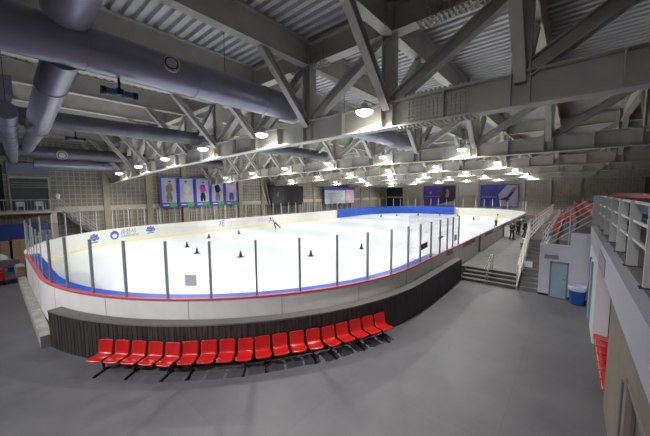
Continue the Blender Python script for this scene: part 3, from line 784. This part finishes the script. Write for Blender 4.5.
# ad board
t=thing('advert_board','wide white advertising board with blue frame and a pink right panel','advertising board',(XL+1.0,40.9,2.8))
b=MB(); b.box(-.1,0,0,9.8,0,3.4); b.build('frame_board','bannerblue',t)
b=MB(); b.box(0,.02,.15,6.6,.15,2.75); b.build('white_panel','adwhite',t)
b=MB(); b.box(0,.02,6.8,9.65,.15,2.85); b.build('pink_panel','adpink',t)
b=MB()
for k in range(6): b.box(.02,.026,.8,5.8-.3*(k%3),.55+.3*k,.66+.3*k)
b.build('print_line','logolav',t)
b=MB(); b.box(-1,-.1,1,1.2,1.5,1.7); b.box(-1,-.1,8,8.2,1.5,1.7); b.build('wall_bracket','pilgrey',t)
# far end wall: dark windows, banners
t=thing('window_1','dark wide window with a pale sill in the far left corner','window',kind='structure')
b=MB(); b.box(-35.9,-31.5,YB-.14,YB-.125,.9,6.2); b.build('pane','greenglass',t)
b=MB(); b.box(-35.9,-31.5,YB-.2,YB-.12,3.7,4.0); b.build('window_bar','pilgrey',t)
b=MB(); b.box(-34.8,-31.6,YB-.2,YB-.15,1.4,3.0); b.build('blue_screen','navy',t)
t=thing('wall_banner','purple skating banner on the far end wall, left of the other','banner',(-26.2,YB-.45,2.0))
b=MB(); b.box(0,7.1,0,.05,0,4.4); b.build('banner_sheet','purple',t)
Y_=lambda p,q,h:(p,-.012-h,q)
b=MB(); b.prism([(3.6,0.4),(7.0,.9),(7.0,4.3),(4.4,4.3)],Y_,.004); b.build('dark_print','bannerdark',t)
b=MB(); b.prism([(4.9,1.9),(5.2,2.9),(5.0,3.6),(5.5,3.7),(5.8,2.8),(5.6,1.8)],lambda p,q,h:(p,-.02-h,q),.004); b.build('figure_print','orange',t)
b=MB(); b.prism([(2.5,.1),(7.0,1.2),(7.0,.1)],lambda p,q,h:(p,-.02-h,q),.004); b.build('sweep_print','logolav',t)
b=MB(); b.box(.4,3.4,-.02,-.012,2.05,2.12); b.build('line_print','logolav',t)
b=MB(); b.prism([(1.7+.25*math.cos(k*PI/5),2.9+.25*math.sin(k*PI/5)) for k in range(10)],Y_,.004); b.build('dot_print','logolav',t)
t=thing('wall_banner','blue skating banner with a leaping figure on the far end wall, right of the other','banner',(-14.3,YB-.45,2.1))
b=MB(); b.box(0,6.6,0,.05,0,4.3); b.build('banner_sheet','bannerblue',t)
b=MB(); b.prism([(3.6,.1),(6.5,.1),(6.5,4.2),(4.6,4.2),(3.2,2.4)],Y_,.004); b.build('pale_print','posterpale',t)
b=MB(); b.prism([(3.2,1.3),(4.6,1.9),(5.3,3.0),(6.0,3.4),(5.9,2.9),(5.1,1.7),(4.9,.6),(4.5,1.3)],lambda p,q,h:(p,-.02-h,q),.004); b.build('skater_print','bannerdark',t)
b=MB(); b.prism([(5.2,3.0),(5.7,3.9),(6.3,3.6),(5.9,2.9)],lambda p,q,h:(p,-.03-h,q),.004); b.build('helmet_print','orange',t)
b=MB(); b.box(.3,2.9,-.02,-.012,1.85,1.95); b.build('line_print','logolav',t)

# ---------------------------------------------------------------- left gallery
gx=XL+1.4
sbox('gallery_slab','pilgrey',[(XL,gx,-6,4.2,3.45,3.62)],'grey slab edge of the small balcony at far left','balcony')
sbox('gallery_column','pilgrey',[(gx-.5,gx-.1,3.5,3.9,0,3.45)],'round-edged concrete post under the balcony end','column')
t=thing('gallery_railing','grey upright-bar railing on the balcony at far left','railing')
b=MB(); b.bar((gx-.05,-6,4.6),(gx-.05,4.2,4.6),.06,.06); b.build('top_rail','postlight',t)
b=MB(); b.bar((gx-.05,-6,3.72),(gx-.05,4.2,3.72),.04,.04); b.build('bottom_rail','postlight',t)
for k in range(25):
    b=MB(); y=-1.2+k*.22; b.bar((gx-.05,y,3.62),(gx-.05,y,4.6),.03,.03); b.build('rail_bar','postlight',t)
t=thing('gallery_staircase','steep stair with grey railing descending from the balcony','staircase')
b=MB(); b.bar((gx-.1,4.2,3.5),(gx-.1,7.0,.6),.06,.26,up=(0,0,1)); b.bar((XL+.2,4.2,3.5),(XL+.2,7.0,.6),.06,.26); b.build('stringer','concrete',t)
b=MB()
for k in range(13): b.box(XL+.2,gx-.1,4.25+.21*k,4.5+.21*k,3.35-.22*k,3.39-.22*k)
b.build('treads','stair',t)
for k in range(3):
    b=MB(); b.bar((gx-.05,4.2,4.6-.3*k),(gx-.05,7.0,1.7-.3*k),.05,.05); b.build('rail_bar','postlight',t)
for k in range(5):
    b=MB(); y=4.25+.68*k; z=3.5-(y-4.2)*1.036; b.bar((gx-.05,y,z),(gx-.05,y,z+1.1),.04,.04); b.build('rail_post','postlight',t)
t=thing('roller_shutter','dark green-grey roller shutter in a pale frame above the balcony','shutter',(XL+.05,1.25,3.62))
b=MB()
for k in range(14): b.box(0,.03+.015*(k%2),0,2.35,.0+.2*k,.2*k+.19)
b.build('shutter_curtain','shutter',t)
b=MB(); b.box(0,.1,-.1,0,0,3.0); b.box(0,.1,2.35,2.45,0,3.0); b.box(0,.1,-.1,2.45,2.85,3.0); b.build('shutter_frame','pilgrey',t)
for k in range(3):
    b=MB(); b.box(.05,.07,0.05,2.3,2.45-.2*k,2.48-.2*k); b.build('light_slat','pilgrey',t)
b=MB(); b.box(XL+.001,XL+.3,1.1,3.75,6.75,7.75); tag(b.build('duct_cover','lavender'),'pale lavender panel above the roller shutter','panel')
b=MB(); b.box(XL+.01,XL+.04,-6,.9,3.62,7.6); tag(b.build('window_2','black'),'black opening at the left edge above the balcony','window',kind='structure')
def plastic_chair(y,z,x,label):
    t=thing('white_chair',label,'chair',(x,y,z),PI/2)
    o=link('seat_shell',SW,t)
    for sx in (-.18,.18):
        for sy in (-.2,.18):
            b=MB(); b.bar((sx*1.15,sy*1.1,0),(sx,sy,.43),.035,.035); b.build('leg','paper',t)
SW=seat_mesh('white_seat',5,m='paper',w=.5)
plastic_chair(1.75,3.62,gx-.6,'white plastic chair on the balcony, left of the pair'); plastic_chair(2.9,3.62,gx-.6,'white plastic chair on the balcony, right of the pair')
b=MB(); b.lathe([(0,0),(.16,0),(.22,.35),(.12,.5),(0,.52)],12,(gx-.4,4.05,4.63)); tag(b.build('white_bag','paper'),'small white bag on the balcony corner','bag')
# blue mats, boxes etc. below
for k,(ya,yb,x) in enumerate(((-2.9,-1.35,-33.4),(-1.3,.2,-33.4),(.25,1.7,-33.4),(1.75,3.1,-33.4))):
    b=MB(); b.box(x,x+.14,ya,yb,0,2.75); b.cm=1; b.box(x,x+.3,ya+.05,yb-.05,0,1.5) if False else None
    tag(b.build('upright_mat','navy'),'deep blue upright mat behind the cartons under the balcony, %s from the right'%nth(3-k),'mat',group='deep blue mats under the balcony')
b=MB(); b.box(-33.2,-32.9,2.95,3.12,0,1.55); tag(b.build('blue_pillar_pad','blue'),'blue padded post at the end of the deep blue mats','pad')
for k,(x,y,w,d,h) in enumerate(((-32.9,.35,.7,.9,1.45),(-32.9,1.35,.7,.8,1.5),(-32.9,-.7,.7,.9,1.4))):
    t=thing('cardboard_box','tall brown cardboard carton before the deep blue mats, %s'%['middle one','rightmost','leftmost'][k],'box',(x,y,0))
    b=MB(); b.box(-w/2,w/2,-d/2,d/2,0,h); b.build('carton','cardboard',t); b=MB(); b.box(w/2,w/2+.004,-.04,.04,0,h); b.build('tape','tan',t)
b=MB(); b.lathe([(0,0),(.4,.02),(.55,.25),(.45,.6),(.2,.8),(0,.82)],14,(-30.9,.15,0)); tag(b.build('grey_sack','bag'),'grey plastic sack lying before the cartons','sack')
b=MB(); b.box(-29.6,-29.3,-3,1.1,0,.55); tag(b.build('low_wall','concrete'),'low concrete kerb wall at the left edge','wall',kind='structure')
t=thing('blue_crate','small blue crate on the floor before the low kerb','crate',(-27.9,.72,0))
b=MB(); b.box(-.35,.35,-.2,.2,0,.25); b.build('crate_body','blue',t); b=MB(); b.box(-.38,.38,-.22,.22,.25,.3); b.build('rim','navy',t)
t=thing('red_cart','red cart with dark wheels at the left edge of the floor','cart',(-24.3,.12,0))
b=MB(); b.box(-.6,.6,-.35,.18,.3,.75); b.box(-.5,.5,-.3,.12,.75,.85); b.build('cart_body','redseat',t)
for sx in(-.4,.4):
    for sy in(-.3,.14):
        b=MB(); b.tube([(sx,sy-.03,.14),(sx,sy+.03,.14)],.14,14); b.build('wheel','black',t)
b=MB(); b.box(-.6,.6,-.33,.16,.2,.3); b.build('chassis','black',t)

# ---------------------------------------------------------------- cones
CN=thing('training_cone','','cone')
b=MB(); b.lathe([(0,.46),(.025,.46),(.04,.44),(.13,.04)],14); b.build('cone_body','black',CN)
b=MB(); b.box(-.19,.19,-.19,.19,0,.035); b.build('cone_base','black',CN)
b=MB(); b.lathe([(.078,.26),(.097,.18)],14); b.build('cone_collar','darkgrey',CN)
cones=[(-24.96,10.84,'left of the front pair at left'),(-21.6,10.11,'right of the front pair at left'),(-17.9,11.53,'nearest the camera at centre left'),(-14.18,14.95,'nearest the camera at centre'),(-12.77,19.43,'right of centre behind the near glass'),
(-28.4,18.16,'near the left boards left of the skater'),(-28.28,14.55,'near the left boards close to the corner logos'),(-27.0,47.67,'leftmost before the blue pads'),(-25.7,51.52,'second from left before the blue pads'),(-22.9,55.03,'third from left before the blue pads'),(-19.5,57.3,'rightmost before the blue pads'),(-12.2,52.2,'before the white far boards near the right'),(-16.4,57.9,'just right of the blue pads')]
for i,(x,y,d_) in enumerate(cones):
    o=CN if i==0 else copy_tree(CN)
    o.location=(x,y,ZI); o['label']='small black training cone on the ice, '+d_; o['group']='training cones on the ice'

# ---------------------------------------------------------------- people
def skin_mesh(name,joints,edges,m,parent,root=0,lv=1):
    me=bpy.data.meshes.new(name); me.from_pydata([j[0] for j in joints],edges,[]); me.materials.append(M[m])
    o=link(name,me,parent); sk=o.modifiers.new('skin','SKIN'); sk.use_smooth_shade=True
    for i,j in enumerate(joints):
        r=j[1]; me.skin_vertices[0].data[i].radius=(r,r) if not isinstance(r,tuple) else r
        me.skin_vertices[0].data[i].use_root=(i==root)
    s=o.modifiers.new('sub','SUBSURF'); s.levels=lv; s.render_levels=lv
    return o
def person(label,loc,rz,P,top,bottom,hat=None,skates=False):
    t=thing('person',label,'person',loc,rz)
    V=Vector
    J=P
    names=['pelvis','waist','chest','neck','head','crown','shL','elL','haL','shR','elR','haR','hipL','knL','anL','toL','hipR','knR','anR','toR']
    rad=[.11,.10,.12,.045,.085,.06,.05,.035,.028,.05,.035,.028,.08,.055,.04,.035,.08,.055,.04,.035]
    E=[(0,1),(1,2),(2,3),(3,4),(4,5),(2,6),(6,7),(7,8),(2,9),(9,10),(10,11),(0,12),(12,13),(13,14),(14,15),(0,16),(16,17),(17,18),(18,19)]
    js=[(J[n],rad[i]) for i,n in enumerate(names)]
    skin_mesh('body',js,E,'skin',t)
    up=['pelvis','waist','chest','neck','shL','elL','haL','shR','elR','haR']
    def lerp(a,b,u): return tuple(V(a)+(V(b)-V(a))*u)
    jk=[(lerp(J['pelvis'],J['waist'],.0),.135),(J['waist'],.125),(J['chest'],.15),(lerp(J['chest'],J['neck'],.7),.07),(J['shL'],.07),(J['elL'],.052),(lerp(J['elL'],J['haL'],.85),.042),(J['shR'],.07),(J['elR'],.052),(lerp(J['elR'],J['haR'],.85),.042)]
    skin_mesh('jacket',jk,[(0,1),(1,2),(2,3),(2,4),(4,5),(5,6),(2,7),(7,8),(8,9)],top,t)
    tr=[(J['pelvis'],.13),(J['hipL'],.10),(J['knL'],.072),(J['anL'],.055),(J['hipR'],.10),(J['knR'],.072),(J['anR'],.055)]
    skin_mesh('trousers',tr,[(0,1),(1,2),(2,3),(0,4),(4,5),(5,6)],bottom,t)
    for s in 'LR':
        a,c=V(J['an'+s]),V(J['to'+s]); d=(c-a); b=MB()
        b.bar(a-d*.3+V((0,0,-.0)),c+d*.15,.09,.09); 
        if skates: b.bar(a-d*.4+V((0,0,-.07)),c+d*.3+V((0,0,-.07)),.012,.05)
        b.build('shoe','black',t)
    # face details
    h=V(J['head']); u=(V(J['crown'])-V(J['neck'])).normalized(); f=V((0,-1,0)); f=(f-u*f.dot(u)).normalized(); s=u.cross(f)
    b=MB(); b.tube([h+f*.075,h+f*.105+u*-.02],.014,6); b.build('nose','skin',t)
    b=MB()
    for q in(-1,1): b.tube([h+f*.078+s*q*.032+u*.025,h+f*.088+s*q*.032+u*.025],.011,6)
    b.build('eyes','hair',t)
    b=MB()
    c=h+u*.045-f*.018; n=10
    for i in range(4):
        pass
    b.smooth=True
    vs=[];fs=[]
    for i in range(6):
        th=i*PI*.58/5
        for k in range(n):
            ph=2*PI*k/n; rr=.105
            q=c+u*(rr*math.cos(th))+(s*math.cos(ph)+f*math.sin(ph))*(rr*math.sin(th)); vs.append(q)
    for i in range(5):
        for k in range(n): fs.append((i*n+k,i*n+(k+1)%n,(i+1)*n+(k+1)%n,(i+1)*n+k))
    b.add(vs,fs); b.build('hair',hat or 'hair',t)
    return t
def pose_stand(lean=0,arm=.25,fwd=0.,spread=.12,armL=None,armR=None,headf=0):
    l=lean
    P=dict(pelvis=(0,0,.92),waist=(0,-l*.12,1.08),chest=(0,-l*.35,1.32),neck=(0,-l*.52,1.50),head=(0,-l*.6-.02-headf,1.60),crown=(0,-l*.62-.01-headf,1.70),
      hipL=(-.09,0,.88),knL=(-spread*.9,-.04-fwd,.48),anL=(-spread,.02-fwd*.6,.09),toL=(-spread*1.2,-.12-fwd*.6,.05),
      hipR=(.09,0,.88),knR=(spread*.9,-.03+fwd*.5,.48),anR=(spread,.02+fwd*1.4,.09),toR=(spread*1.2,-.12+fwd*1.4,.05))
    P['shL']=(-.17,-l*.42,1.42);P['shR']=(.17,-l*.42,1.42)
    P['elL']=(-.24,-l*.4+.03,1.14);P['elR']=(.24,-l*.4+.03,1.14)
    P['haL']=(-.22,-l*.4-.12,.92);P['haR']=(.22,-l*.4-.12,.92)
    if armL: P['elL'],P['haL']=armL
    if armR: P['elR'],P['haR']=armR
    return P
# skater leaning on one leg, arms out
P=pose_stand()
P.update(pelvis=(0,0,.86),waist=(-.10,-.06,1.0),chest=(-.28,-.14,1.18),neck=(-.38,-.2,1.30),head=(-.44,-.24,1.38),crown=(-.49,-.27,1.46),
 shL=(-.40,-.02,1.22),elL=(-.62,.02,1.08),haL=(-.78,.0,1.16),shR=(-.22,-.28,1.24),elR=(-.12,-.5,1.14),haR=(.04,-.62,1.2),
 hipL=(-.05,0,.83),knL=(.02,-.12,.47),anL=(.16,-.04,.12),toL=(.12,-.2,.08),hipR=(.09,.02,.84),knR=(.30,.04,.56),anR=(.56,.1,.32),toR=(.66,.0,.26))
person('person skating on the ice in a pink top and black trousers, one leg extended',(-28.3,23.3,ZI),.75,P,'pink','cloth',skates=True)
P=pose_stand(lean=.35,armR=((.42,-.3,1.2),(.75,-.35,1.05)))
person('person in a lime green vest on the ice by the right boards',(-7.2,42.0,ZI),.9,P,'lime','cloth',skates=True)
person('person in black standing at the boards, nearest of the group on the walkway',(-4.05,31.3,.55),2.6,pose_stand(lean=.15,fwd=.05),'cloth','cloth')
person('person in a black jacket standing in the middle of the walkway group',(-4.05,35.3,.55),2.3,pose_stand(lean=.1,fwd=.03),'cloth2','cloth')
person('person in dark clothes walking beside the white railing',(-3.3,33.4,.55),1.2,pose_stand(lean=.12,fwd=.16),'cloth','cloth')
person('person in a brownish coat leaning on the boards behind the walkway group',(-4.2,37.6,.55),2.0,pose_stand(lean=.5,armL=((-.22,-.45,1.2),(-.15,-.7,1.15)),armR=((.22,-.45,1.2),(.15,-.7,1.15))),'cloth3','cloth')
person('person in a grey-brown coat standing farthest along the walkway',(-3.2,38.5,.55),2.9,pose_stand(lean=.1),'cloth3','cloth2')

# green upper glazing on the right wall
b=MB(); b.box(XR-.05,XR-.02,2,60,4.9,7.2); tag(b.build('window_3','greenglass'),'dark greenish glazing behind the top of the stand','window',kind='structure')

# ---------------------------------------------------------------- world + camera
w=bpy.data.worlds.new('w'); sc.world=w; w.use_nodes=True
w.node_tree.nodes['Background'].inputs[0].default_value=(.5,.55,.6,1); w.node_tree.nodes['Background'].inputs[1].default_value=.05
yaw,pitch,roll=map(math.radians,(-40.59,-4.96,0.39))
fw=Vector((math.sin(yaw)*math.cos(pitch),math.cos(yaw)*math.cos(pitch),math.sin(pitch)))
rt=Vector((math.cos(yaw),-math.sin(yaw),0)); dn=fw.cross(rt)
c_,s_=math.cos(roll),math.sin(roll)
Rt=c_*rt+s_*dn; Dn=-s_*rt+c_*dn; Up=-Dn; Bk=-fw
cam=bpy.data.cameras.new('camera'); cam.sensor_width=36; cam.lens=287.6/650*36; cam.clip_start=.05; cam.clip_end=300
co=link('camera',cam); co.matrix_world=Matrix(((Rt.x,Up.x,Bk.x,0),(Rt.y,Up.y,Bk.y,0),(Rt.z,Up.z,Bk.z,5),(0,0,0,1)))
sc.camera=co
vs_=sc.view_settings; sc.display_settings.display_device='sRGB'; vs_.view_transform='Standard'; vs_.look='None'; vs_.exposure=0.0; vs_.gamma=1; vs_.use_curve_mapping=False
cy=sc.cycles; cy.max_bounces=6; cy.diffuse_bounces=4; cy.glossy_bounces=3; cy.transparent_max_bounces=24; cy.transmission_bounces=4
cy.use_denoising=True; cy.sample_clamp_indirect=6; cy.caustics_reflective=False; cy.caustics_refractive=False
try: cy.use_light_tree=True
except Exception: pass
